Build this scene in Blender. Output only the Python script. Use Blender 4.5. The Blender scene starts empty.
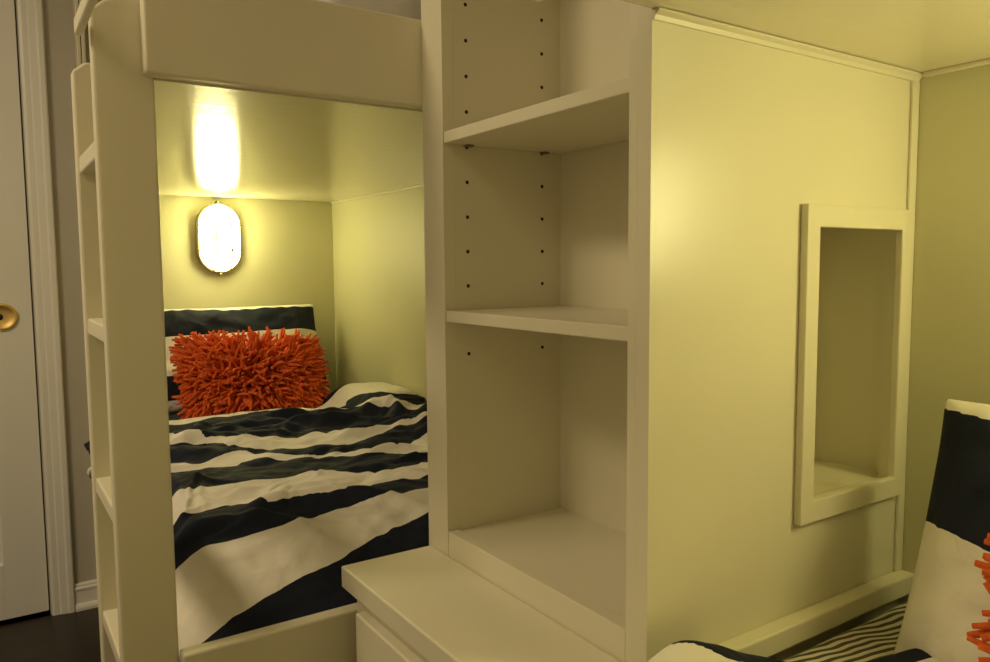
import bpy, bmesh, math, random
from mathutils import Vector, Matrix, Euler, noise
random.seed(7)
PI = math.pi
C = bpy.context.scene.collection
OFF = {}                                   # world origin of every parent

# ------------------------------------------------------------------ materials
def new_mat(name):
    m = bpy.data.materials.new(name); m.use_nodes = True
    nt = m.node_tree
    return m, nt, nt.nodes['Principled BSDF']

def paint(name, col, rough=0.35, bump=0.02, scale=60.0, spec=0.5, coat=0.0, var=0.03):
    m, nt, b = new_mat(name)
    tc = nt.nodes.new('ShaderNodeTexCoord')
    n = nt.nodes.new('ShaderNodeTexNoise'); n.inputs['Scale'].default_value = scale; n.inputs['Detail'].default_value = 4
    nt.links.new(tc.outputs['Object'], n.inputs['Vector'])
    n2 = nt.nodes.new('ShaderNodeTexNoise'); n2.inputs['Scale'].default_value = 3.0
    nt.links.new(tc.outputs['Object'], n2.inputs['Vector'])
    mx = nt.nodes.new('ShaderNodeMix'); mx.data_type = 'RGBA'
    mx.inputs['A'].default_value = (*[c * (1 - var) for c in col], 1)
    mx.inputs['B'].default_value = (*[min(1, c * (1 + var)) for c in col], 1)
    nt.links.new(n2.outputs['Fac'], mx.inputs['Factor'])
    nt.links.new(mx.outputs['Result'], b.inputs['Base Color'])
    bp = nt.nodes.new('ShaderNodeBump'); bp.inputs['Strength'].default_value = bump; bp.inputs['Distance'].default_value = 0.01
    nt.links.new(n.outputs['Fac'], bp.inputs['Height'])
    nt.links.new(bp.outputs['Normal'], b.inputs['Normal'])
    b.inputs['Roughness'].default_value = rough
    b.inputs['Specular IOR Level'].default_value = spec
    if coat:
        b.inputs['Coat Weight'].default_value = coat; b.inputs['Coat Roughness'].default_value = 0.12
    return m

def brushed(name, col, rough, scale):
    """gloss paint laid on with a brush: long faint strokes along X"""
    m = paint(name, col, rough, 0.0)
    nt = m.node_tree; b = nt.nodes['Principled BSDF']
    tc = nt.nodes.new('ShaderNodeTexCoord'); mp = nt.nodes.new('ShaderNodeMapping')
    mp.inputs['Scale'].default_value = scale
    n = nt.nodes.new('ShaderNodeTexNoise'); n.inputs['Scale'].default_value = 1.0; n.inputs['Detail'].default_value = 5
    bp = nt.nodes.new('ShaderNodeBump'); bp.inputs['Strength'].default_value = 0.12; bp.inputs['Distance'].default_value = 0.004
    nt.links.new(tc.outputs['Object'], mp.inputs['Vector']); nt.links.new(mp.outputs['Vector'], n.inputs['Vector'])
    nt.links.new(n.outputs['Fac'], bp.inputs['Height']); nt.links.new(bp.outputs['Normal'], b.inputs['Normal'])
    return m

def metal(name, col, rough):
    m, nt, b = new_mat(name)
    b.inputs['Base Color'].default_value = (*col, 1); b.inputs['Metallic'].default_value = 1
    n = nt.nodes.new('ShaderNodeTexNoise'); n.inputs['Scale'].default_value = 40
    mr = nt.nodes.new('ShaderNodeMapRange'); mr.inputs['To Min'].default_value = rough * .8; mr.inputs['To Max'].default_value = rough * 1.3
    nt.links.new(n.outputs['Fac'], mr.inputs['Value']); nt.links.new(mr.outputs['Result'], b.inputs['Roughness'])
    return m

WHITE_F = (0.80, 0.755, 0.665); NAVY_F = (0.010, 0.014, 0.028)
def stripe_cloth(name, c_even, c_odd, crease=0.6):
    """two-colour cloth: the vertex attribute 'stripe' counts the stripes, even = first colour"""
    m, nt, b = new_mat(name)
    at = nt.nodes.new('ShaderNodeAttribute'); at.attribute_name = 'stripe'
    fl = nt.nodes.new('ShaderNodeMath'); fl.operation = 'FLOOR'
    md = nt.nodes.new('ShaderNodeMath'); md.operation = 'FLOORED_MODULO'; md.inputs[1].default_value = 2
    nt.links.new(at.outputs['Fac'], fl.inputs[0]); nt.links.new(fl.outputs[0], md.inputs[0])
    mx = nt.nodes.new('ShaderNodeMix'); mx.data_type = 'RGBA'
    mx.inputs['A'].default_value = (*c_even, 1); mx.inputs['B'].default_value = (*c_odd, 1)
    nt.links.new(md.outputs[0], mx.inputs['Factor']); nt.links.new(mx.outputs['Result'], b.inputs['Base Color'])
    tc = nt.nodes.new('ShaderNodeTexCoord')
    n = nt.nodes.new('ShaderNodeTexNoise'); n.inputs['Scale'].default_value = 10; n.inputs['Detail'].default_value = 3.5; n.inputs['Distortion'].default_value = 0.4
    w = nt.nodes.new('ShaderNodeTexNoise'); w.inputs['Scale'].default_value = 500
    nt.links.new(tc.outputs['Object'], n.inputs['Vector']); nt.links.new(tc.outputs['Object'], w.inputs['Vector'])
    b1 = nt.nodes.new('ShaderNodeBump'); b1.inputs['Strength'].default_value = crease; b1.inputs['Distance'].default_value = 0.022
    b2 = nt.nodes.new('ShaderNodeBump'); b2.inputs['Strength'].default_value = 0.06; b2.inputs['Distance'].default_value = 0.002
    nt.links.new(n.outputs['Fac'], b1.inputs['Height']); nt.links.new(w.outputs['Fac'], b2.inputs['Height'])
    nt.links.new(b1.outputs['Normal'], b2.inputs['Normal']); nt.links.new(b2.outputs['Normal'], b.inputs['Normal'])
    b.inputs['Roughness'].default_value = 0.75; b.inputs['Sheen Weight'].default_value = 0.0
    b.inputs['Specular IOR Level'].default_value = 0.2
    return m

M = {}
M['wood'] = paint('white_woodwork_paint', (0.80, 0.755, 0.575), 0.36, 0.03, 45)
M['panel'] = paint('white_panel_paint', (0.80, 0.755, 0.575), 0.30, 0.05, 14)
M['deck'] = brushed('white_gloss_deck_paint', (0.80, 0.755, 0.575), 0.165, (3, 40, 10))
M['bunkwall'] = paint('olive_beige_wall_paint', (0.66, 0.645, 0.42), 0.5, 0.03, 120)
M['roomwall'] = paint('greige_wall_paint', (0.52, 0.49, 0.42), 0.6, 0.03, 120)
M['doorpaint'] = paint('white_door_paint', (0.84, 0.825, 0.77), 0.4, 0.02, 60)
M['ceil'] = paint('ceiling_paint', (0.8, 0.78, 0.72), 0.8)
M['brass'] = metal('brass', (0.85, 0.62, 0.22), 0.5)
M['dark'] = paint('shadow_black', (0.01, 0.009, 0.008), 0.6)
M['bronze'] = metal('aged_metal', (0.48, 0.42, 0.28), 0.35)
M['cover'] = stripe_cloth('striped_duvet_cotton', NAVY_F, WHITE_F)
M['sham'] = stripe_cloth('striped_sham_cotton', WHITE_F, NAVY_F, 0.7)
M['matt'] = paint('quilted_mattress_cloth', (0.74, 0.72, 0.70), 0.85, 0.3, 25)
M['orange'] = paint('orange_chenille', (0.80, 0.145, 0.032), 0.85, 0.3, 300, spec=0.2, var=0.18)
M['pin'] = metal('shelf_pin_metal', (0.25, 0.22, 0.18), 0.4)

# dark wood floor
m, nt, b = new_mat('dark_wood_floor'); M['floor'] = m
tc = nt.nodes.new('ShaderNodeTexCoord')
br = nt.nodes.new('ShaderNodeTexBrick'); br.inputs['Scale'].default_value = 1
br.inputs['Brick Width'].default_value = 1.1; br.inputs['Row Height'].default_value = 0.11; br.inputs['Mortar Size'].default_value = 0.002
br.inputs['Color1'].default_value = (0.020, 0.011, 0.008, 1); br.inputs['Color2'].default_value = (0.034, 0.019, 0.013, 1); br.inputs['Mortar'].default_value = (0.004, 0.003, 0.002, 1)
mp = nt.nodes.new('ShaderNodeMapping'); mp.inputs['Scale'].default_value = (3, 60, 1)
n = nt.nodes.new('ShaderNodeTexNoise'); n.inputs['Scale'].default_value = 2; n.inputs['Detail'].default_value = 6
mx = nt.nodes.new('ShaderNodeMix'); mx.data_type = 'RGBA'; mx.blend_type = 'MULTIPLY'; mx.inputs['Factor'].default_value = 0.6
nt.links.new(tc.outputs['Object'], br.inputs['Vector']); nt.links.new(tc.outputs['Object'], mp.inputs['Vector'])
nt.links.new(mp.outputs['Vector'], n.inputs['Vector']); nt.links.new(br.outputs['Color'], mx.inputs['A']); nt.links.new(n.outputs['Color'], mx.inputs['B'])
nt.links.new(mx.outputs['Result'], b.inputs['Base Color']); b.inputs['Roughness'].default_value = 0.38

# zebra ticking on the right mattress
m, nt, b = new_mat('zebra_striped_sheet'); M['zebra'] = m
tc = nt.nodes.new('ShaderNodeTexCoord'); mp = nt.nodes.new('ShaderNodeMapping'); mp.inputs['Rotation'].default_value = (0, 0, math.radians(103))
wv = nt.nodes.new('ShaderNodeTexWave'); wv.inputs['Scale'].default_value = 28; wv.inputs['Distortion'].default_value = 4.0
wv.inputs['Detail'].default_value = 1.0; wv.inputs['Detail Scale'].default_value = 0.6
rp = nt.nodes.new('ShaderNodeValToRGB'); rp.color_ramp.elements[0].position = 0.44; rp.color_ramp.elements[1].position = 0.56
rp.color_ramp.elements[0].color = (0.085, 0.075, 0.06, 1); rp.color_ramp.elements[1].color = (0.74, 0.70, 0.60, 1)
nt.links.new(tc.outputs['Object'], mp.inputs['Vector']); nt.links.new(mp.outputs['Vector'], wv.inputs['Vector'])
nt.links.new(wv.outputs['Fac'], rp.inputs['Fac']); nt.links.new(rp.outputs['Color'], b.inputs['Base Color']); b.inputs['Roughness'].default_value = 0.85

# glowing frosted glass of the bulkhead lamps
def glow(name, col, e):
    m, nt, b = new_mat(name)
    b.inputs['Base Color'].default_value = (0.9, 0.88, 0.75, 1); b.inputs['Roughness'].default_value = 0.2
    b.inputs['Emission Color'].default_value = (*col, 1); b.inputs['Emission Strength'].default_value = e
    return m
M['glow'] = glow('lit_frosted_glass', (1.0, 0.905, 0.39), 29.0)

# ------------------------------------------------------------------ builders
def props(o, label=None, cat=None, group=None, kind=None):
    if label: o['label'] = label
    if cat: o['category'] = cat
    if group: o['group'] = group
    if kind: o['kind'] = kind
    return o

def thing(name, loc, label, cat, group=None):
    o = bpy.data.objects.new(name, None); C.objects.link(o)
    o.empty_display_size = 0.1
    o.location = loc; OFF[o.name] = Vector(loc)
    return props(o, label, cat, group)

def finish(name, me, mats, parent=None, smooth=False, origin=None):
    for mt in (mats if isinstance(mats, (list, tuple)) else [mats]): me.materials.append(M[mt] if isinstance(mt, str) else mt)
    o = bpy.data.objects.new(name, me); C.objects.link(o)
    if parent is not None:
        off = OFF[parent.name]; o.parent = parent
        me.transform(Matrix.Translation(-off)); OFF[o.name] = off
    elif origin is not None:
        me.transform(Matrix.Translation(-Vector(origin))); o.location = origin; OFF[o.name] = Vector(origin)
    else:
        OFF[o.name] = Vector((0, 0, 0))
    if smooth:
        for p in me.polygons: p.use_smooth = True
    return o

def obj(name, bm, mats, parent=None, smooth=False, origin=None):
    me = bpy.data.meshes.new(name)
    bmesh.ops.recalc_face_normals(bm, faces=bm.faces[:])
    bm.to_mesh(me); bm.free()
    return finish(name, me, mats, parent, smooth, origin)

def BM(): return bmesh.new()

def box(bm, x0, x1, y0, y1, z0, z1, bev=0.002, seg=2, mi=0):
    vs = [bm.verts.new((x, y, z)) for x in (x0, x1) for y in (y0, y1) for z in (z0, z1)]
    fs = [bm.faces.new([vs[i] for i in q]) for q in ((0, 1, 3, 2), (4, 6, 7, 5), (0, 4, 5, 1), (2, 3, 7, 6), (0, 2, 6, 4), (1, 5, 7, 3))]
    for f in fs: f.material_index = mi
    if bev:
        es = list({e for f in fs for e in f.edges})
        bmesh.ops.bevel(bm, geom=es, offset=bev, segments=seg, affect='EDGES', profile=0.5)
    return bm

def boxo(name, x0, x1, y0, y1, z0, z1, mat='wood', parent=None, bev=0.002, seg=2, origin=None):
    return obj(name, box(BM(), x0, x1, y0, y1, z0, z1, bev, seg), mat, parent, origin=origin)

def extrude_poly(bm, pts, a, bdir, bev=0.0):
    """closed polygon of 3-D points swept along the vector bdir"""
    bdir = Vector(bdir)
    v0 = [bm.verts.new(p) for p in pts]; v1 = [bm.verts.new(Vector(p) + bdir) for p in pts]
    n = len(pts); fs = [bm.faces.new(v0[::-1]), bm.faces.new(v1)]
    for i in range(n): fs.append(bm.faces.new((v0[i], v0[(i + 1) % n], v1[(i + 1) % n], v1[i])))
    if bev:
        bmesh.ops.bevel(bm, geom=list({e for f in fs for e in f.edges}), offset=bev, segments=2, affect='EDGES', profile=0.5)
    return bm

def holed(bm, us, vs, y0, y1, bev=0.0):
    """plate in the XZ plane (us: 4 x values, vs: 4 z values) with the middle cell open, from y0 to y1"""
    front = [[bm.verts.new((u, y0, v)) for v in vs] for u in us]
    back = [[bm.verts.new((u, y1, v)) for v in vs] for u in us]
    fs = []
    for i in range(3):
        for j in range(3):
            if i == 1 and j == 1: continue
            fs.append(bm.faces.new((front[i][j], front[i + 1][j], front[i + 1][j + 1], front[i][j + 1])))
            fs.append(bm.faces.new((back[i][j], back[i][j + 1], back[i + 1][j + 1], back[i + 1][j])))
    def wall(ring):
        for k in range(len(ring)):
            (i, j), (i2, j2) = ring[k], ring[(k + 1) % len(ring)]
            fs.append(bm.faces.new((front[i][j], back[i][j], back[i2][j2], front[i2][j2])))
    wall([(0, 0), (1, 0), (2, 0), (3, 0), (3, 1), (3, 2), (3, 3), (2, 3), (1, 3), (0, 3), (0, 2), (0, 1)])
    wall([(1, 1), (1, 2), (2, 2), (2, 1)])
    bmesh.ops.recalc_face_normals(bm, faces=fs)
    if bev:
        es = [e for e in bm.edges if len(e.link_faces) == 2 and e.calc_face_angle(0) > 0.5]
        bmesh.ops.bevel(bm, geom=es, offset=bev, segments=2, affect='EDGES', profile=0.5)
    return bm

def tube(bm, pts, r, n=8, closed=False, cap=True, mi=0):
    pts = [Vector(p) for p in pts]; N = len(pts); rings = []
    rr = r if isinstance(r, (list, tuple)) else [r] * N
    up = None
    for i, p in enumerate(pts):
        a = pts[i - 1] if (i or closed) else p
        c = pts[(i + 1) % N] if (i < N - 1 or closed) else p
        t = (c - a).normalized()
        if up is None: up = Vector((0, 0, 1)) if abs(t.z) < 0.9 else Vector((1, 0, 0))
        s = t.cross(up)
        if s.length < 1e-5: s = t.cross(Vector((0.3, 0.8, 0.1)))
        s.normalize(); up = s.cross(t).normalized()
        rings.append([bm.verts.new(p + s * (math.cos(2 * PI * k / n) * rr[i]) + up * (math.sin(2 * PI * k / n) * rr[i])) for k in range(n)])
    for i in range(N if closed else N - 1):
        A, B = rings[i], rings[(i + 1) % N]
        for k in range(n):
            f = bm.faces.new((A[k], A[(k + 1) % n], B[(k + 1) % n], B[k])); f.material_index = mi
    if cap and not closed:
        bm.faces.new(rings[0][::-1]).material_index = mi; bm.faces.new(rings[-1]).material_index = mi
    return bm

def lathe_y(bm, c, prof, n=40, mi=0):
    """profile of (radius, y offset) turned about an axis along Y through c"""
    c = Vector(c); rings = []
    for r, y in prof:
        rings.append([bm.verts.new(c + Vector((math.cos(2 * PI * k / n) * r, y, math.sin(2 * PI * k / n) * r))) for k in range(n)])
    for A, B in zip(rings, rings[1:]):
        for k in range(n): bm.faces.new((A[k], A[(k + 1) % n], B[(k + 1) % n], B[k])).material_index = mi
    bm.faces.new(rings[0]).material_index = mi; bm.faces.new(rings[-1][::-1]).material_index = mi
    return bm

# ------------------------------------------------------------------ sizes of the place
YW, X1 = 2.83, 1.139            # far wall, long right wall
YP, YT = 0.597, 1.10            # the two sides of the bookcase tower
XF, XB = 0.598, 0.826           # bookcase face and back
ZL, ZR = 1.368, 1.387           # undersides of the two upper decks
RX0, RY0, RZ = -1.9, -0.43, 2.45 # rest of the room
XR = 1.121                      # the long wall as furred out beside the right bunk

# ------------------------------------------------------------------ setting
props(boxo('floor', RX0 - .1, X1 + .1, RY0 - .1, YW + .3, -0.08, 0, 'floor', bev=0), kind='structure')
props(boxo('ceiling', RX0 - .1, X1 + .1, RY0 - .1, YW + .1, RZ, RZ + .08, 'ceil', bev=0), kind='structure')
# far wall: greige room side, olive-beige inside the bunk (two paints on one wall)
bm = BM()
DX0, DX1, DZ = -0.63, 0.137, 2.03
holed(bm, (RX0 - .1, DX0, DX1, 0.345), (-0.05, 0.0, DZ, RZ), YW, YW + .08)
box(bm, 0.345, X1 + .1, YW, YW + .08, -0.05, RZ, 0, mi=1)
props(obj('wall_back', bm, ['roomwall', 'bunkwall']), kind='structure')
props(boxo('wall_right', X1, X1 + .08, RY0 - .1, YW, 0, RZ, 'bunkwall', bev=0), kind='structure')
props(boxo('wall_right_furring', XR, X1 - .0005, RY0, 1.036, 0, RZ, 'bunkwall', bev=0), kind='structure')
props(boxo('wall_left', RX0 - .08, RX0, RY0 - .1, YW, 0, RZ, 'roomwall', bev=0), kind='structure')
props(boxo('wall_front', RX0, X1, RY0 - .08, RY0, 0, RZ, 'roomwall', bev=0), kind='structure')

# six-panel closet door, set into its opening
bm = BM()
dx0, dx1, yd = DX0 + .004, DX1 - .004, YW + .012
box(bm, dx0, dx1, yd + .012, yd + .034, 0.012, DZ - .004, 0)
st = 0.118; mid = (dx0 + dx1) / 2
cols = [(dx0 + st, mid - .05), (mid + .05, dx1 - st)]
rows = [(0.19, 0.80), (0.99, 1.60), (1.71, 1.92)]
box(bm, dx0, dx0 + st, yd, yd + .0125, 0.012, DZ - .004, .0015)
box(bm, dx1 - st, dx1, yd, yd + .0125, 0.012, DZ - .004, .0015)
for z0, z1 in rows: box(bm, mid - .05, mid + .05, yd, yd + .0125, z0, z1, .0015)
for z0, z1 in ((0.012, 0.19), (0.80, 0.99), (1.60, 1.71), (1.92, DZ - .004)):
    box(bm, dx0 + st, dx1 - st, yd, yd + .0125, z0, z1, .0015)
for cx0, cx1 in cols:
    for z0, z1 in rows: box(bm, cx0 + .022, cx1 - .022, yd + .002, yd + .0125, z0 + .022, z1 - .022, .009, 1)
door = props(obj('door_1', bm, 'doorpaint'), kind='structure')
bm = BM()
lathe_y(bm, (0.052, yd, 0.977), [(0.042, -0.0002), (0.042, -0.006), (0.039, -0.0085), (0.034, -0.008), (0.029, -0.004), (0.018, -0.0018), (0.006, -0.0014)], 44)
lathe_y(bm, (0.045, yd, 0.977), [(0.010, -0.0012), (0.010, -0.0026), (0.001, -0.0026)], 24, 1)
obj('door_pull', bm, ['brass', 'dark'], door, smooth=True)

# door casing: stepped profile
def casing_profile(x, sgn):
    return [(x, 0), (x, -.010), (x + sgn * .008, -.013), (x + sgn * .022, -.013), (x + sgn * .026, -.016), (x + sgn * .044, -.018),
            (x + sgn * .050, -.022), (x + sgn * .062, -.022), (x + sgn * .066, -.018), (x + sgn * .066, 0)]
bm = BM()
extrude_poly(bm, [(px, YW + dy, 0) for px, dy in casing_profile(0.140, 1)], 0, (0, 0, DZ + .068))
extrude_poly(bm, [(px, YW + dy, 0) for px, dy in casing_profile(DX0 - .003, -1)], 0, (0, 0, DZ + .068))
box(bm, DX0 - .003, 0.140, YW - .02, YW, DZ + .003, DZ + .068, .003)
props(obj('trim_1', bm, 'doorpaint'), kind='structure')
# baseboard with a bead on top and a shoe mould at the floor
def skirt(x0, x1):
    prof = [(0, 0), (-.024, 0), (-.024, .010), (-.019, .019), (-.012, .021), (-.012, .064), (-.015, .067), (-.015, .073), (-.010, .077), (-.010, .083), (-.005, .088), (0, .088)]
    return extrude_poly(BM(), [(x0, YW + dy, z) for dy, z in prof], 0, (x1 - x0, 0, 0))
props(obj('baseboard_back', skirt(0.207, X1), 'doorpaint'), kind='structure')
props(obj('baseboard_back_left', skirt(RX0, DX0 - .07), 'doorpaint'), kind='structure')

# ------------------------------------------------------------------ left bunk bed
LB = thing('bunk_bed', (0.132, 1.10, 0), 'built-in white bunk bed with a side ladder, left of the open bookcase', 'bunk bed', 'built-in white bunk beds')
def ladder_side(x0, x1, y0, y1, ztop, ch):
    bm = BM()
    extrude_poly(bm, [(x0, y0, 0), (x1, y0, 0), (x1, y0, ztop), (x0 + ch, y0, ztop), (x0, y0, ztop - ch * .85)], 0, (0, y1 - y0, 0), .0035)
    return bm
obj('ladder_post', ladder_side(0.1345, 0.208, 1.126, 1.151, 1.483, .036), 'wood', LB)
obj('ladder_post', ladder_side(0.1330, 0.204, 1.350, 1.375, 1.437, .018), 'wood', LB)
for zt in (0.10, 0.335, 0.574, 0.792, 1.045, 1.293):
    boxo('rung', 0.1365, 0.202, 1.151, 1.350, zt - .025, zt, 'wood', LB, .003)
boxo('top_rail', 0.193, 0.70, 1.1005, 1.1255, 1.374, 1.509, 'wood', LB, .004, 3)
boxo('bottom_rail', 0.2085, 0.66, 1.1015, 1.128, 0.40, 0.583, 'wood', LB, .003)
def skew_x(y): return 0.255 + (0.320 - 0.255) * (y - 1.376) / (YW - 1.376)     # open side of the bunk
def deck(name, y0, z0, z1, mat, yn=1.376):
    pts = [(0.2085 if y0 < yn else skew_x(y0), y0, z0)]
    if y0 < yn: pts += [(0.2085, yn, z0), (skew_x(yn), yn, z0)]
    pts += [(skew_x(YW - .003), YW - .003, z0), (X1 - .002, YW - .003, z0), (X1 - .002, y0, z0)]
    return obj(name, extrude_poly(BM(), pts, 0, (0, 0, z1 - z0)), mat, LB)
deck('upper_deck', 1.1265, 1.372, 1.400, 'deck')
deck('lower_deck', 1.1285, 0.40, 0.43, 'wood')
bm = BM(); box(bm, X1 - .010, X1 - .002, 1.13, YW - .012, 1.372 - .007, 1.372, .002)
obj('deck_trim', bm, 'wood', LB)
boxo('hand_rail', 0.1165, 0.1265, 0.622, 1.137, 1.418, 1.440, 'wood', LB, .004, 3)
for gx in (.290, .3035):
    boxo('slat_light_stop', gx, gx + .011, 2.772, YW - .0005, 0.0, 2.00, 'wood', LB, .002)  # guard slats, lengthened unseen to the floor to block lamp light on the casing
boxo('guard_rail', 0.288, 0.318, 1.5, YW - .003, 2.0005, 2.05, 'wood', LB, .004)

# upper mattress, peeping over the rail
def soft_box(name, x0, x1, y0, y1, z0, z1, r, mat, label, cat, group=None):
    bm = BM(); box(bm, x0, x1, y0, y1, z0, z1, r, 5)
    return props(obj(name, bm, mat, None, True, origin=((x0 + x1) / 2, (y0 + y1) / 2, z0)), label, cat, group)
soft_box('mattress', 0.445, X1 - .012, 1.130, YW - .02, 1.4005, 1.60, .035, 'matt', 'pale grey mattress on the upper bunk, showing above the rail', 'mattress', 'bunk mattresses')
soft_box('mattress', 0.332, X1 - .012, 1.27, YW - .02, 0.4305, 0.618, .04, 'matt', 'mattress under the wide striped duvet of the left lower bunk', 'mattress', 'bunk mattresses')

# ------------------------------------------------------------------ bookcase tower
T = thing('bookcase', (0.868, 0.85, 0), 'tall white built-in bookcase with adjustable shelves, between the two bunks', 'bookcase')
ZT = 2.06; BASE = 0.702
# face-frame stiles and base rail
boxo('face_stile', XF, XF + .02, 1.037, YT, 0.0, ZT, 'wood', T, .0006)
boxo('face_stile', XF, XF + .02, YP + .020, 0.631, 0.0, ZT, 'wood', T, .0008)
boxo('base_rail', XF, XF + .02, 0.631, 1.036, 0.0, BASE, 'wood', T, .0015)
boxo('top_panel', XF + .001, X1 - .002, YP + .02, 1.037, ZT - .03, ZT, 'wood', T, 0)
# left side with two rows of drilled peg holes
bm = BM(); box(bm, XF + .02, X1 - .002, 1.037, YT - .001, 0, ZT, 0)
hz = [0.983 + i * 0.0538 for i in range(-1, 20)]
def peg_row(xx, dz):
    for z in hz:
        if abs(z - 1.045) < .02: continue
        if z < 0.97: continue
        v = [bm.verts.new((xx + math.cos(2 * PI * k / 12) * .0030, 1.0368, z + dz + math.sin(2 * PI * k / 12) * .0030)) for k in range(12)]
        bm.faces.new(v).material_index = 1
        w = [bm.verts.new((p.co.x, 1.0372, p.co.z)) for p in v]
        for k in range(12): bm.faces.new((v[k], v[(k + 1) % 12], w[(k + 1) % 12], w[k])).material_index = 1
peg_row(0.641, 0); peg_row(0.7875, .001)
obj('peg_panel', bm, ['wood', 'dark'], T)
boxo('back_panel', XB, XB + .014, YP + .02, 1.037, 0, ZT - .03, 'wood', T, 0)
boxo('bottom_shelf', XF + .02, XB, YP + .02, 1.037, BASE - .022, BASE - .003, 'wood', T, 0)
for zt in (1.326, 1.053, 1.675):
    s = boxo('shelf', XF + .001, XB - .001, YP + .0215, 1.0355, zt - .0175, zt, 'wood', T, .0015)
    for xx in (0.641, 0.7875):
        for yy, d in ((1.0355, -.011), (YP + .0215, .011)):
            boxo('shelf_pin', xx - .006, xx + .006, min(yy, yy + d), max(yy, yy + d), zt - .0205, zt - .0175, 'pin', s, .0008)
# the right side: a wide panel with the niche cut through it
bm = BM(); holed(bm, (XF, 0.876, 1.091, XR - .0005), (0, 0.806, 1.18, ZT), YP, YP + .02)
obj('side_panel', bm, 'panel', T)
bm = BM(); holed(bm, (0.859, 0.886, 1.078, 1.096), (0.785, 0.814, 1.167, 1.196), YP - .011, YP - .0003, .0018)
obj('niche_frame', bm, 'wood', T)
boxo('niche_floor', XB + .015, XR - .001, YP + .0205, 0.757, 0.780, 0.806, 'wood', T, 0)
boxo('niche_bounce_side', XR - .006, XR - .0008, YP + .0205, 0.757, 0.806, 1.18, 'wood', T, 0)  # white liner over the olive wall, added to bounce light inside the niche
boxo('niche_bounce_back', XB + .015, XR - .001, 0.757, 0.769, 0.780, 1.20, 'wood', T, 0)  # unseen board added close behind the opening, bounces lamp light onto the niche wall
boxo('niche_top', XB + .015, XR - .001, YP + .0205, 0.757, 1.180, 1.20, 'wood', T, 0)
# ledge along the foot of the panel, corner strip, little mould under the deck
boxo('panel_ledge', XF + .004, XR - .001, YP - .024, YP - .0005, 0.638, 0.667, 'wood', T, .003, 3)
boxo('corner_strip', XR - .018, XR - .001, YP - .005, YP - .0003, 0.667, ZR - .011, 'wood', T, .0015)
bm = BM()
cx = XF + .0003
extrude_poly(bm, [(cx, YP - .0003, ZR - .001), (cx, YP - .010, ZR - .001), (cx, YP - .010, ZR - .0035), (cx, YP - .005, ZR - .0065),
                  (cx, YP - .003, ZR - .011), (cx, YP - .0003, ZR - .011)], 0, (XR - .001 - cx, 0, 0))
obj('cove_mould', bm, 'wood', T)

# ------------------------------------------------------------------ low drawer cabinet and its top
K = thing('drawer_cabinet', (0.53, 0.84, 0), 'low white drawer cabinet under the counter, in front of the bookcase', 'cabinet')
bm = BM(); box(bm, 0.460, XF - .001, YP + .002, 1.082, 0.0, 0.6285, .0015)
obj('body', bm, 'wood', K)
for z0, z1 in ((0.33, 0.606), (0.06, 0.32)):
    d = boxo('drawer', 0.441, 0.4595, YP + .012, 1.045, z0, z1, 'wood', K, .003, 3)
props(boxo('countertop', 0.440, XF - .001, YP + .002, 1.094, 0.629, 0.663, 'wood', None, .003, 3, origin=(0.52, 0.845, 0.629)),
      'white painted counter slab on the low drawer cabinet below the bookcase', 'countertop')

# ------------------------------------------------------------------ right bunk, at right angles to the left one
RB = thing('bunk_bed', (0.2, 0.08, 0), 'built-in white bunk bed at the right, its deck overhead', 'bunk bed', 'built-in white bunk beds')
ry0 = RY0 + .002
boxo('upper_deck', -0.76, XR - .001, ry0, YP - .0005, ZR, 1.417, 'deck', RB, 0)
bm = BM(); box(bm, XR - .010, XR - .001, ry0 + .01, YP - .012, ZR - .007, ZR, .002)
obj('deck_trim', bm, 'wood', RB)
boxo('lower_deck', -0.76, XR - .001, ry0, YP - .03, 0.40, 0.43, 'wood', RB, 0)
boxo('side_rail', -0.76, 0.438, YP - .025, YP - .001, 0.35, 0.585, 'wood', RB, .003)
boxo('top_rail', -0.76, 0.47, YP, YP + .024, 1.376, 1.509, 'wood', RB, .004)
for yy in (ry0 + .001, YP - .025): boxo('post', -0.786, -0.7605, yy, yy + .025, 0, 1.9, 'wood', RB, .003)

# ================================================================== bedding
def lerp_table(tab, v):
    if v <= tab[0][0]: return tab[0][1]
    for (a, fa), (b_, fb) in zip(tab, tab[1:]):
        if v <= b_: return fa + (fb - fa) * (v - a) / (b_ - a)
    return tab[-1][1]
def sstep(a, b_, v):
    t = max(0.0, min(1.0, (v - a) / (b_ - a))); return t * t * (3 - 2 * t)
#<SURF>
PROF = [(1.128, .570), (1.150, .588), (1.20, .624), (1.28, .653), (1.40, .672), (1.60, .684), (1.90, .693), (2.10, .697),
        (2.15, .693), (2.185, .704), (2.215, .711), (2.24, .706), (2.27, .680), (2.33, .662), (2.70, .655)]
_r = random.Random(23)
RIDGES = []
for k in range(95):
    cx = _r.uniform(.2, 1.12); cy = 1.33 + (2.12 - 1.33) * _r.random() ** .75
    RIDGES.append((cx, cy, _r.gauss(0.05, .38), _r.uniform(.06, .20), _r.uniform(.012, .028), _r.uniform(-.012, .023)))
for k in range(110):                        # small sharp creases
    RIDGES.append((_r.uniform(.2, 1.12), _r.uniform(1.30, 2.13), _r.gauss(0.1, .6), _r.uniform(.03, .10), _r.uniform(.006, .012), _r.uniform(-.006, .009)))
for k in range(16):                         # upright creases on the drop at the foot
    RIDGES.append((_r.uniform(.22, 1.0), _r.uniform(1.17, 1.32), PI / 2 + _r.gauss(0, .35), _r.uniform(.05, .10), _r.uniform(.012, .03), _r.uniform(-.003, .007)))
def smooth_y(y): return (lerp_table(PROF, y - .014) + 2 * lerp_table(PROF, y) + lerp_table(PROF, y + .014)) / 4
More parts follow.
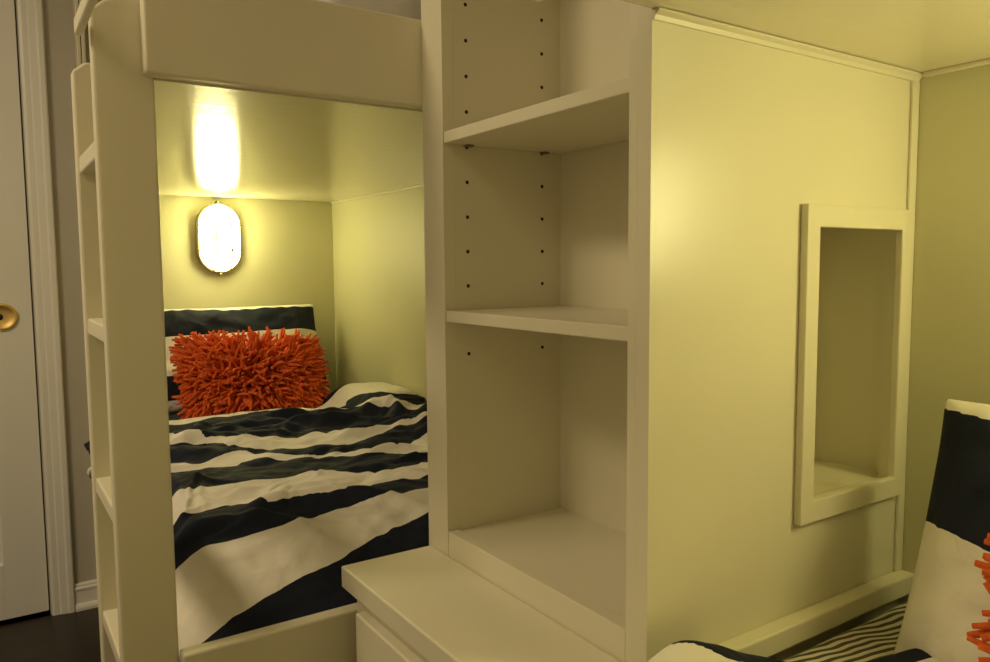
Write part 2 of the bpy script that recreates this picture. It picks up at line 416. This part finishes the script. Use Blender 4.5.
def rim_y(x, y): return y + .27 * sstep(.70, 1.06, x) * sstep(1.55, 1.95, y) * (1 - sstep(2.2, 2.5, y))
def left_z(x, y):
    yr = rim_y(x, y)
    z = smooth_y(yr)
    for cx, cy, a, L, w, h in RIDGES:
        dx, dy = x - cx, y - cy
        if abs(dx) > .5 or abs(dy) > .4: continue
        u = dx * math.cos(a) + dy * math.sin(a); v = -dx * math.sin(a) + dy * math.cos(a) + 2.0 * u * u
        z += h * math.exp(-(u / L) ** 2 - (v / w) ** 2)
    am = sstep(1.25, 1.5, y) * (1 - .85 * sstep(2.10, 2.20, yr))
    z += (.016 * noise.noise(Vector((x * 5, y * 8, 1.7))) + .012 * abs(noise.noise(Vector((x * 8 + 3, y * 15, 4.2))))) * (.25 + .75 * am)
    z += .0025 * noise.noise(Vector((x * 24, y * 40, 9.1)))
    z += .082 * math.exp(-((x - 1.05) / .12) ** 4 - ((y - 2.25) / .20) ** 4)   # bunched-up far corner
    z += .020 * math.exp(-((x - .93) / .07) ** 2 - ((y - 2.36) / .06) ** 2)
    z -= .070 * sstep(.30, .20, x)
    return z
#</SURF>
LBOUND = [[(0.95,2.341),(0.97,2.341),(1.0,2.339),(1.04,2.337),(1.05,2.338),(1.07,2.335),(1.08,2.332),(1.1,2.332),(1.11,2.333)],[(0.2,2.257),(0.22,2.256),(0.24,2.258),(0.26,2.262),(0.28,2.266),(0.3,2.269),(0.32,2.269),(0.34,2.268),(0.36,2.267),(0.38,2.268),(0.4,2.27),(0.42,2.273),(0.44,2.275),(0.46,2.273),(0.48,2.269),(0.5,2.264),(0.52,2.26),(0.54,2.259),(0.56,2.26),(0.58,2.262),(0.6,2.264),(0.62,2.264),(0.64,2.262),(0.66,2.261),(0.68,2.262),(0.7,2.265),(0.72,2.268),(0.74,2.266),(0.76,2.258),(0.78,2.242),(0.8,2.22),(0.82,2.197),(0.84,2.174),(0.92,2.267),(0.93,2.241),(0.94,2.256),(0.96,2.239),(0.97,2.215),(0.98,2.178),(0.99,2.164),(1.01,2.156),(1.02,2.144),(1.03,2.136),(1.04,2.127),(1.05,2.122),(1.07,2.117),(1.08,2.115),(1.1,2.113),(1.11,2.112),(1.14,2.134),(1.16,2.127)],[(0.2,2.234),(0.22,2.239),(0.24,2.243),(0.26,2.244),(0.28,2.244),(0.3,2.242),(0.32,2.242),(0.34,2.243),(0.36,2.245),(0.38,2.248),(0.4,2.248),(0.42,2.244),(0.44,2.239),(0.46,2.235),(0.48,2.232),(0.5,2.232),(0.52,2.235),(0.54,2.237),(0.56,2.239),(0.58,2.238),(0.6,2.237),(0.62,2.236),(0.64,2.238),(0.66,2.242),(0.68,2.247),(0.7,2.25),(0.72,2.247),(0.74,2.237),(0.76,2.222),(0.78,2.205),(0.8,2.187),(0.82,2.168),(0.84,2.149),(0.86,2.127),(0.88,2.102),(0.9,2.076),(0.92,2.052),(0.94,2.031),(0.96,2.016),(0.98,2.004),(1.0,1.994),(1.02,1.986),(1.04,1.979),(1.06,1.974),(1.08,1.972),(1.1,1.972),(1.12,1.974)],[(0.2,2.201),(0.22,2.201),(0.24,2.2),(0.26,2.198),(0.28,2.198),(0.3,2.2),(0.32,2.202),(0.34,2.203),(0.36,2.202),(0.38,2.197),(0.4,2.192),(0.42,2.188),(0.44,2.187),(0.46,2.189),(0.48,2.192),(0.5,2.195),(0.52,2.195),(0.54,2.194),(0.56,2.193),(0.58,2.194),(0.6,2.197),(0.62,2.201),(0.64,2.205),(0.66,2.206),(0.68,2.204),(0.7,2.2),(0.72,2.193),(0.74,2.184),(0.76,2.173),(0.78,2.16),(0.8,2.144),(0.82,2.124),(0.84,2.101),(0.86,2.076),(0.88,2.053),(0.9,2.032),(0.92,2.014),(0.94,1.999),(0.96,1.984),(0.98,1.968),(1.0,1.952),(1.02,1.939),(1.04,1.932),(1.06,1.93),(1.08,1.931),(1.1,1.932),(1.12,1.931)],[(0.38,2.012),(0.39,1.988),(0.4,1.974),(0.41,1.953),(0.42,1.932),(0.43,1.91),(0.44,1.908),(0.45,1.906),(0.46,1.904),(0.47,1.904),(0.48,1.904),(0.5,1.904),(0.51,1.903),(0.52,1.902),(0.53,1.901),(0.54,1.899),(0.55,1.896),(0.56,1.89),(0.57,1.884),(0.58,1.878),(0.59,1.873),(0.6,1.87),(0.62,1.87),(0.63,1.87),(0.64,1.87),(0.65,1.87),(0.67,1.871),(0.68,1.871),(0.69,1.871),(0.7,1.87),(0.71,1.86),(0.72,1.846),(0.73,1.831),(0.74,1.817),(0.75,1.803),(0.76,1.798),(0.77,1.798),(0.78,1.799),(0.8,1.8),(0.81,1.801),(0.82,1.802),(0.83,1.805),(0.85,1.808),(0.87,1.81),(0.89,1.813),(0.9,1.814),(0.91,1.812),(0.92,1.811),(0.93,1.808),(0.94,1.805),(0.95,1.803),(0.96,1.802)],[(0.35,1.9),(0.36,1.9),(0.37,1.901),(0.38,1.9),(0.39,1.901),(0.41,1.901),(0.42,1.901),(0.43,1.899),(0.44,1.895),(0.45,1.888),(0.46,1.876),(0.47,1.862),(0.48,1.846),(0.49,1.832),(0.5,1.821),(0.51,1.816),(0.52,1.811),(0.53,1.81),(0.54,1.809),(0.55,1.799),(0.56,1.787),(0.57,1.772),(0.58,1.758),(0.59,1.744),(0.61,1.739),(0.62,1.736),(0.64,1.734),(0.65,1.732),(0.68,1.73),(0.7,1.728),(0.71,1.728),(0.72,1.728),(0.73,1.729),(0.76,1.738),(0.78,1.747),(0.81,1.758),(0.82,1.77),(0.85,1.782),(0.87,1.785),(0.89,1.789),(0.9,1.791),(0.92,1.793),(0.93,1.793),(0.94,1.792),(0.95,1.792),(0.96,1.792)],[(0.34,1.814),(0.35,1.806),(0.36,1.802),(0.37,1.787),(0.38,1.785),(0.4,1.785),(0.41,1.788),(0.42,1.793),(0.44,1.799),(0.45,1.805),(0.46,1.81),(0.47,1.813),(0.48,1.813),(0.49,1.811),(0.5,1.809),(0.51,1.798),(0.52,1.78),(0.53,1.763),(0.54,1.745),(0.55,1.728),(0.56,1.719),(0.57,1.714),(0.58,1.709),(0.59,1.704),(0.6,1.699),(0.61,1.695),(0.62,1.693),(0.63,1.69),(0.64,1.688),(0.65,1.686),(0.66,1.684),(0.67,1.682),(0.68,1.682),(0.7,1.681),(0.71,1.681),(0.72,1.68),(0.73,1.68),(0.74,1.679),(0.76,1.671),(0.77,1.662),(0.78,1.654),(0.8,1.646),(0.81,1.639),(0.82,1.647),(0.83,1.657),(0.86,1.671),(0.88,1.685),(0.9,1.698),(0.91,1.704),(0.93,1.707),(0.94,1.707)],[(0.33,1.731),(0.34,1.731),(0.35,1.728),(0.36,1.722),(0.37,1.715),(0.38,1.709),(0.39,1.702),(0.4,1.699),(0.42,1.704),(0.43,1.71),(0.45,1.717),(0.46,1.726),(0.47,1.734),(0.48,1.738),(0.49,1.742),(0.5,1.742),(0.51,1.736),(0.52,1.724),(0.53,1.713),(0.54,1.702),(0.56,1.692),(0.58,1.688),(0.59,1.688),(0.6,1.688),(0.61,1.688),(0.62,1.687),(0.63,1.683),(0.64,1.678),(0.65,1.671),(0.66,1.663),(0.67,1.655),(0.68,1.649),(0.69,1.643),(0.7,1.638),(0.71,1.634),(0.72,1.63),(0.73,1.628),(0.75,1.627),(0.76,1.627),(0.77,1.626),(0.78,1.615),(0.79,1.603),(0.8,1.592),(0.82,1.581),(0.83,1.571),(0.84,1.571),(0.85,1.571),(0.86,1.571)],[(0.29,1.558),(0.3,1.558),(0.31,1.558),(0.32,1.558),(0.33,1.562),(0.34,1.568),(0.35,1.573),(0.36,1.579),(0.37,1.585),(0.38,1.588),(0.39,1.588),(0.4,1.587),(0.41,1.586),(0.43,1.585),(0.44,1.584),(0.45,1.584),(0.46,1.582),(0.47,1.581),(0.48,1.58),(0.5,1.579),(0.52,1.58),(0.53,1.583),(0.54,1.586),(0.55,1.59),(0.57,1.593),(0.58,1.595),(0.59,1.588),(0.6,1.58),(0.61,1.57),(0.62,1.559),(0.63,1.548),(0.64,1.543),(0.65,1.538),(0.66,1.533),(0.67,1.529),(0.68,1.526),(0.69,1.521),(0.7,1.515),(0.71,1.509),(0.73,1.504),(0.74,1.498),(0.75,1.496),(0.76,1.494),(0.77,1.494),(0.78,1.494),(0.79,1.494),(0.8,1.5),(0.83,1.502),(0.84,1.504)],[(0.27,1.458),(0.28,1.458),(0.29,1.458),(0.3,1.459),(0.31,1.46),(0.32,1.46),(0.33,1.461),(0.34,1.462),(0.35,1.462),(0.36,1.463),(0.37,1.463),(0.38,1.448),(0.39,1.433),(0.4,1.418),(0.41,1.403),(0.42,1.388),(0.43,1.388),(0.44,1.389),(0.45,1.391),(0.46,1.392),(0.47,1.393),(0.48,1.393),(0.49,1.391),(0.5,1.39),(0.51,1.387),(0.52,1.385),(0.53,1.382),(0.54,1.38),(0.55,1.379),(0.56,1.378),(0.57,1.377),(0.58,1.386),(0.59,1.396),(0.63,1.406),(0.64,1.415),(0.65,1.424),(0.66,1.423),(0.67,1.42),(0.68,1.418),(0.69,1.416),(0.7,1.414),(0.71,1.417),(0.72,1.421),(0.74,1.425),(0.75,1.429),(0.76,1.433),(0.77,1.433),(0.78,1.433),(0.79,1.433)],[(0.25,1.329),(0.26,1.326),(0.27,1.324),(0.28,1.319),(0.29,1.317),(0.3,1.316),(0.31,1.316),(0.32,1.317),(0.33,1.318),(0.34,1.319),(0.35,1.32),(0.36,1.321),(0.37,1.323),(0.38,1.325),(0.39,1.327),(0.4,1.329),(0.41,1.33),(0.42,1.33),(0.43,1.329),(0.44,1.329),(0.45,1.328),(0.46,1.33),(0.47,1.332),(0.48,1.334),(0.49,1.336),(0.5,1.338),(0.51,1.339),(0.52,1.34),(0.53,1.341),(0.54,1.343),(0.55,1.345),(0.56,1.346),(0.57,1.347),(0.58,1.346),(0.59,1.344),(0.6,1.342),(0.61,1.339),(0.62,1.337),(0.63,1.335),(0.64,1.337),(0.65,1.341),(0.67,1.344),(0.68,1.348),(0.69,1.351),(0.7,1.351),(0.71,1.351),(0.72,1.35),(0.73,1.35),(0.74,1.35)],[(0.22,1.172),(0.23,1.171),(0.24,1.169),(0.25,1.166),(0.26,1.163),(0.27,1.16),(0.28,1.158),(0.29,1.159),(0.3,1.16),(0.31,1.162),(0.32,1.164),(0.33,1.166),(0.34,1.169),(0.35,1.172),(0.36,1.175),(0.37,1.178),(0.38,1.182),(0.39,1.185),(0.4,1.188),(0.41,1.191),(0.42,1.194),(0.43,1.196),(0.44,1.198),(0.45,1.2),(0.46,1.201),(0.47,1.203),(0.48,1.205),(0.49,1.207),(0.5,1.21),(0.51,1.214),(0.52,1.218),(0.53,1.221),(0.54,1.224),(0.55,1.226),(0.56,1.228),(0.57,1.231),(0.58,1.234),(0.59,1.239),(0.6,1.245),(0.62,1.25),(0.63,1.255),(0.64,1.259),(0.65,1.262),(0.66,1.263),(0.67,1.264),(0.68,1.264),(0.69,1.264)]]   #TABLE
def make_left_duvet():
    nx, ny = 250, 420
    xs = [0.205 + (X1 - .008 - 0.205) * i / nx for i in range(nx + 1)]
    ys = [1.130 + (2.66 - 1.130) * j / ny for j in range(ny + 1)]
    verts, st = [], []
    for x in xs:
        bs = [lerp_table(t, x) for t in LBOUND]
        for k in range(1, len(bs)): bs[k] = min(bs[k], bs[k - 1] - .004)
        for y in ys:
            ext = sstep(.36, .205, x) * (.056 * math.exp(-((y - 2.0) / .07) ** 2) - .036 * sstep(1.42, 1.62, y))     # a corner that sticks out over the side
            verts.append((x - ext, y, left_z(x, y)))
            if y >= bs[0]: s = 0.0 + .98 * max(0, 1 - (y - bs[0]) / .2)
            elif y < bs[-1]: s = len(bs) + min(.98, (bs[-1] - y) / .2)
            else:
                for k in range(len(bs) - 1):
                    if y >= bs[k + 1]: s = k + 1 + (bs[k] - y) / (bs[k] - bs[k + 1]); break
            st.append(s)
    W = ny + 1
    faces = [(i * W + j, (i + 1) * W + j, (i + 1) * W + j + 1, i * W + j + 1) for i in range(nx) for j in range(ny)]
    me = bpy.data.meshes.new('duvet'); me.from_pydata(verts, [], faces)
    at = me.attributes.new('stripe', 'FLOAT', 'POINT'); at.data.foreach_set('value', st)
    o = finish('duvet', me, 'cover', None, True, origin=(0.66, 1.9, 0.60))
    so = o.modifiers.new('thick', 'SOLIDIFY'); so.thickness = .012; so.offset = -1
    return props(o, 'rumpled duvet with wide navy and white stripes on the left lower bunk', 'duvet', 'striped duvets')
make_left_duvet()

# right mattress in its zebra sheet
bm = BM(); box(bm, -0.74, XR - .004, ry0 + .01, YP - .026, 0.4305, 0.6375, .016, 4)
bmesh.ops.subdivide_edges(bm, edges=[e for e in bm.edges if e.calc_length() > .2], cuts=60, use_grid_fill=True)
for v in bm.verts:
    if v.co.z > .6: v.co.z += .004 * noise.noise(Vector((v.co.x * 9, v.co.y * 9, 0)))
MR = props(obj('mattress', bm, 'zebra', None, True, origin=(0.67, -0.27, 0.43)), 'right lower mattress in a thin beige and grey wavy-striped sheet', 'mattress', 'bunk mattresses')

EDGE = [(-.7, .568), (.66, .568), (.70, .566), (.735, .545), (.77, .515), (.82, .490), (.90, .462), (1.0, .43)]
def make_right_duvet():
    nx, ny = 220, 150
    verts, st = [], []
    for i in range(nx + 1):
        x = -.70 + (.905 + .70) * i / nx
        e = (lerp_table(EDGE, x - .02) + lerp_table(EDGE, x) + lerp_table(EDGE, x + .02)) / 3
        for j in range(ny + 1):
            d = (e - (ry0 + .03)) * (j / ny) ** 1.6          # distance from the edge by the bookcase
            y = e - d
            z = .664 + .016 * noise.noise(Vector((x * 6, y * 6, 3))) + .008 * abs(noise.noise(Vector((x * 14, y * 14, 8))))
            z += .044 * math.exp(-((x - .605) / .085) ** 2 - ((y - .56) / .05) ** 2)
            z -= .010 * math.exp(-d / .008) * sstep(.60, .74, x)
            z = max(z, .645)
            verts.append((x, y, z))
            w = .036 * sstep(.60, .67, x)
            st.append((d / w if d < w else 1 + min(.98, (d - w) / .3)) if w > .002 else 1.0 + min(.98, d / .4))
    W = ny + 1
    faces = [(i * W + j, (i + 1) * W + j, (i + 1) * W + j + 1, i * W + j + 1) for i in range(nx) for j in range(ny)]
    me = bpy.data.meshes.new('duvet'); me.from_pydata(verts, [], faces)
    at = me.attributes.new('stripe', 'FLOAT', 'POINT'); at.data.foreach_set('value', st)
    o = finish('duvet', me, 'cover', None, True, origin=(0.6, 0.1, 0.65))
    bmm = bmesh.new(); bmm.from_mesh(me); bmesh.ops.recalc_face_normals(bmm, faces=bmm.faces[:])
    if sum(f.normal.z for f in bmm.faces) < 0: bmesh.ops.reverse_faces(bmm, faces=bmm.faces[:])
    bmm.to_mesh(me); bmm.free()
    so = o.modifiers.new('thick', 'SOLIDIFY'); so.thickness = .009; so.offset = -1
    return props(o, 'white duvet with a navy border on the right lower bunk', 'duvet', 'striped duvets')
make_right_duvet()

def pillow_mesh(name, W, H, T, bands, seed, ear=.035, n=70, wr=.009, skew=0.0):
    """upright pillow: local X across, local Z up from the bottom edge, front towards -Y"""
    verts, st, faces = [], [], []
    def put(u, v, side):
        a, b_ = abs(u), abs(v)
        prof = (max(0, 1 - a ** 3.0) ** .55) * (max(0, 1 - b_ ** 3.0) ** .55)
        x = u * W / 2 * (1 - ear * (1 - b_ ** 2) * a ** 2); z = v * H / 2 * (1 - ear * (1 - a ** 2) * b_ ** 2)
        edge = max(a, b_)
        nz = noise.noise(Vector((u * 2.6 + seed, v * 2.2, side * 3.0))) + .6 * noise.noise(Vector((u * 7 + seed, v * 5, side)))
        pl = math.sin(u * 34 + 3 * noise.noise(Vector((u * 4, v * 2, seed)))) * math.exp(-((b_ - .93) / .18) ** 2) * .004
        y = side * (T / 2 * prof + (wr * nz + pl) * min(1, (1 - edge) * 9))
        verts.append((x, y, z + H / 2))
        t = (1 - v) / 2 + skew * u
        s = 0
        for k in range(len(bands)):
            wob = bands[k] + .012 * math.sin(u * 3.1 + k) * (k > 0)
            nx_ = (bands[k + 1] + .012 * math.sin(u * 3.1 + k + 1)) if k + 1 < len(bands) else 1.2
            if t >= wob: s = k + min(.98, max(0.0, (t - wob) / (nx_ - wob)))
        st.append(s)
    idx = {}
    for side in (-1, 1):
        for i in range(n + 1):
            for j in range(n + 1):
                if side == 1 and (i in (0, n) or j in (0, n)): idx[(side, i, j)] = idx[(-1, i, j)]; continue
                u = -1 + 2 * i / n; v = -1 + 2 * j / n
                u = math.copysign(1 - (1 - abs(u)) ** 1.25, u); v = math.copysign(1 - (1 - abs(v)) ** 1.25, v)
                idx[(side, i, j)] = len(verts); put(u, v, side)
        for i in range(n):
            for j in range(n):
                q = [idx[(side, i, j)], idx[(side, i + 1, j)], idx[(side, i + 1, j + 1)], idx[(side, i, j + 1)]]
                faces.append(q if side == -1 else q[::-1])
    me = bpy.data.meshes.new(name); me.from_pydata(verts, [], faces)
    at = me.attributes.new('stripe', 'FLOAT', 'POINT'); at.data.foreach_set('value', st)
    return me

o = finish('pillow', pillow_mesh('pillow', .66, .37, .13, [0, .045, .33, .70, .90], 1.3), 'sham', None, True)
o.location = (0.705, 2.615, 0.658); o.rotation_euler = (math.radians(-27), 0, 0)
props(o, 'navy and white striped pillow against the far wall of the left bunk', 'pillow', 'striped pillows')
o = finish('pillow', pillow_mesh('pillow', .72, .336, .15, [-1, .25, .675, 1.17], 5.1, ear=.02, skew=-.20), 'sham', None, True)
o.location = (0.920, 0.127, 0.634); o.rotation_euler = (math.radians(-21), 0, math.radians(-87))
props(o, 'navy and white striped pillow against the right wall beside the niche', 'pillow', 'striped pillows')

# ------------------------------------------------------------------ orange noodle-shag cushion
def shag_mesh(W, H, T, count, seed):
    r = random.Random(seed); bm = BM()
    def surf(u, v, side):
        a, b_ = abs(u), abs(v)
        prof = (max(0, 1 - a ** 2.6) ** .6) * (max(0, 1 - b_ ** 2.6) ** .6)
        return Vector((u * W / 2, side * T / 2 * prof, v * H / 2 + H / 2))
    for k in range(count):
        side = -1 if r.random() < .8 else 1
        u = r.uniform(-1, 1); v = r.uniform(-1, 1)
        if r.random() < .22:
            if r.random() < .5: u = math.copysign(r.uniform(.93, 1), u)
            else: v = math.copysign(r.uniform(.9, 1), v)
        p = surf(u, v, side)
        out = Vector((u * .95, side * (.48 - .28 * max(abs(u), abs(v))), v * .75)) + Vector((r.gauss(0, .36), 0, r.gauss(-.05, .36)))
        out.normalize()
        L = r.uniform(.048, .074); bend = Vector((r.gauss(0, .35), r.gauss(0, .2), r.gauss(-.45, .25)))
        pts = [p - out * .004]
        d = out.copy(); q = p.copy()
        for s in range(4):
            q = q + d * (L / 4); pts.append(q.copy()); d = (d + bend * .28).normalized()
        rad = r.uniform(.0038, .0050)
        tube(bm, pts, [rad, rad, rad * 1.04, rad, rad * .72], 6)
    return bm
def cushion(loc, rot):
    t = thing('shag_cushion', (0, 0, 0), 'orange shaggy cushion in front of the striped pillow in the left bunk', 'cushion', 'orange shag cushions')
    me = pillow_mesh('cover', .36, .225, .085, [0], 2.2, n=24, wr=.002)
    finish('cover', me, 'orange', t, True)
    sh = obj('shag', shag_mesh(.36, .225, .085, 1250, 3), 'orange', t, True); sh['kind'] = 'stuff'
    t.location = loc; t.rotation_euler = rot
    return t
c0 = cushion((0.695, 2.375, 0.664), (math.radians(-26), math.radians(4), 0))
def copy_tree(o, parent=None):
    c = o.copy(); C.objects.link(c)
    if parent is not None: c.parent = parent
    for ch in list(o.children): copy_tree(ch, c)
    return c
c1 = copy_tree(c0); c1.location = (0.735, 0.100, 0.655); c1.rotation_euler = (math.radians(-24), 0, math.radians(-90))
c1['label'] = 'orange shaggy cushion at the right edge, beside the zebra-striped sheet'

# ------------------------------------------------------------------ bulkhead lamps
def stadium(w, h, n=14):
    r = w / 2; s = h / 2 - r; pts = []
    for k in range(n + 1):
        a = PI * k / n; pts.append((math.cos(a) * r, s + math.sin(a) * r))
    for k in range(n + 1):
        a = PI + PI * k / n; pts.append((math.cos(a) * r, -s + math.sin(a) * r))
    return pts
def loft(bm, rings, cap0=True, cap1=True):
    R = [[bm.verts.new(p) for p in ring] for ring in rings]; n = len(R[0])
    for A, B in zip(R, R[1:]):
        for k in range(n): bm.faces.new((A[k], A[(k + 1) % n], B[(k + 1) % n], B[k]))
    if cap0: bm.faces.new(R[0])
    if cap1: bm.faces.new(R[-1][::-1])
    return bm
def lamp():
    t = thing('bulkhead_lamp', (0, 0, 0), 'lit oval caged bulkhead lamp on the far wall of the left bunk', 'wall lamp', 'oval bulkhead lamps')
    W, H = .150, .242            # local: back on y=0, towards -Y
    def ring(w, h, y): return [(px, y, pz) for px, pz in stadium(w, h)]
    bm = BM(); loft(bm, [ring(W - .02, H - .02, 0), ring(W - .004, H - .004, 0), ring(W, H, -.004), ring(W, H, -.030), ring(W - .006, H - .006, -.034), ring(W - .022, H - .022, -.034)])
    obj('base', bm, 'bronze', t, True)
    bm = BM()
    gw, gh = W - .020, H - .020
    prof = [(1, .028), (1, .044), (.985, .056), (.94, .067), (.86, .076), (.72, .083), (.5, .088), (.25, .090)]
    loft(bm, [ring(gw - (1 - f) * gw * .98, gh - (1 - f) * gw * .98, -y) for f, y in prof])
    obj('glass_globe', bm, 'glow', t, True)
    def dome(x, z):                # height of the cage over the globe
        r = W / 2 - .004; s = H / 2 - W / 2
        dz = max(0, abs(z) - s); q = min(1, math.hypot(x, dz) / r)
        return -(.032 + .066 * max(0, 1 - q ** 3.2) ** .5)
    for zz in (.043, -.043):
        half = math.sqrt(max(0, (W / 2 - .004) ** 2 - max(0, abs(zz) - (H / 2 - W / 2)) ** 2))
        obj('cage_bar', tube(BM(), [(half * math.sin(a * PI / 2), dome(half * math.sin(a * PI / 2), zz), zz) for a in [k / 12 for k in range(-12, 13)]], .0028, 8), 'bronze', t, True)
    for xx in (-.026, .026):
        zm = (H / 2 - W / 2) + math.sqrt((W / 2 - .004) ** 2 - xx ** 2)
        obj('cage_bar', tube(BM(), [(xx, dome(xx, zm * math.sin(a * PI / 2)), zm * math.sin(a * PI / 2)) for a in [k / 20 for k in range(-20, 21)]], .0028, 8), 'bronze', t, True)
    bm = BM(); tube(bm, [(px, -.035, pz) for px, pz in stadium(W - .008, H - .008)[:-1]], .0035, 8, closed=True)
    obj('rim_ring', bm, 'bronze', t, True)
    for s in (-1, 1):
        bm = BM(); lathe_y(bm, (0, 0, s * (H / 2 + .004)), [(.006, 0), (.006, -.028), (.004, -.034), (.002, -.036)], 16)
        obj('screw', bm, 'bronze', t, True)
    return t
l0 = lamp(); l0.location = (0.707, YW - .0005, 1.228)
l1 = copy_tree(l0)
l1.location = (XR - .0005, 0.10, 1.228); l1.rotation_euler = (0, 0, -PI / 2)
l1['label'] = 'lit oval caged bulkhead lamp of the right bunk, out of frame'

# ------------------------------------------------------------------ light and camera
w = bpy.data.worlds.new('world'); bpy.context.scene.world = w; w.use_nodes = True
w.node_tree.nodes['Background'].inputs['Color'].default_value = (0.02, 0.016, 0.01, 1)
ld = bpy.data.lights.new('room_ceiling_light', 'AREA'); ld.shape = 'DISK'; ld.size = .5; ld.energy = 21; ld.color = (1.0, .80, .51)
lo = bpy.data.objects.new('room_ceiling_light', ld); lo.location = (-1.0, 1.40, RZ - .03); C.objects.link(lo)

fill_light = lo.copy(); fill_light.data = ld.copy(); fill_light.data.energy = 8; fill_light.data.size = 1.3; fill_light.location = (-1.25, 0.15, RZ - .03); C.objects.link(fill_light)  # unseen fill lamp, added to raise the ambient; merely copied from the ceiling light
R = Matrix(((0.831736992268803, -0.05234206934105399, 0.5526969182732443), (-0.5551160481591918, -0.06454837769292929, 0.8292645416351363), (-0.007729732709924213, -0.996540924756383, -0.08274319620322798)))
cd = bpy.data.cameras.new('camera'); cam = bpy.data.objects.new('camera', cd); C.objects.link(cam)
rx, dn, fw = R.col[0], R.col[1], R.col[2]
mw = Matrix(((rx[0], -dn[0], -fw[0], 0), (rx[1], -dn[1], -fw[1], 0), (rx[2], -dn[2], -fw[2], 1.12), (0, 0, 0, 1)))
cam.matrix_world = mw
cd.sensor_width = 36; cd.lens = 770.83 * 36 / 990; cd.clip_start = 0.02
bpy.context.scene.camera = cam
vs = bpy.context.scene.view_settings
vs.view_transform = 'Standard'; vs.look = 'None'; vs.gamma = 1; vs.use_curve_mapping = False; vs.exposure = 0.0
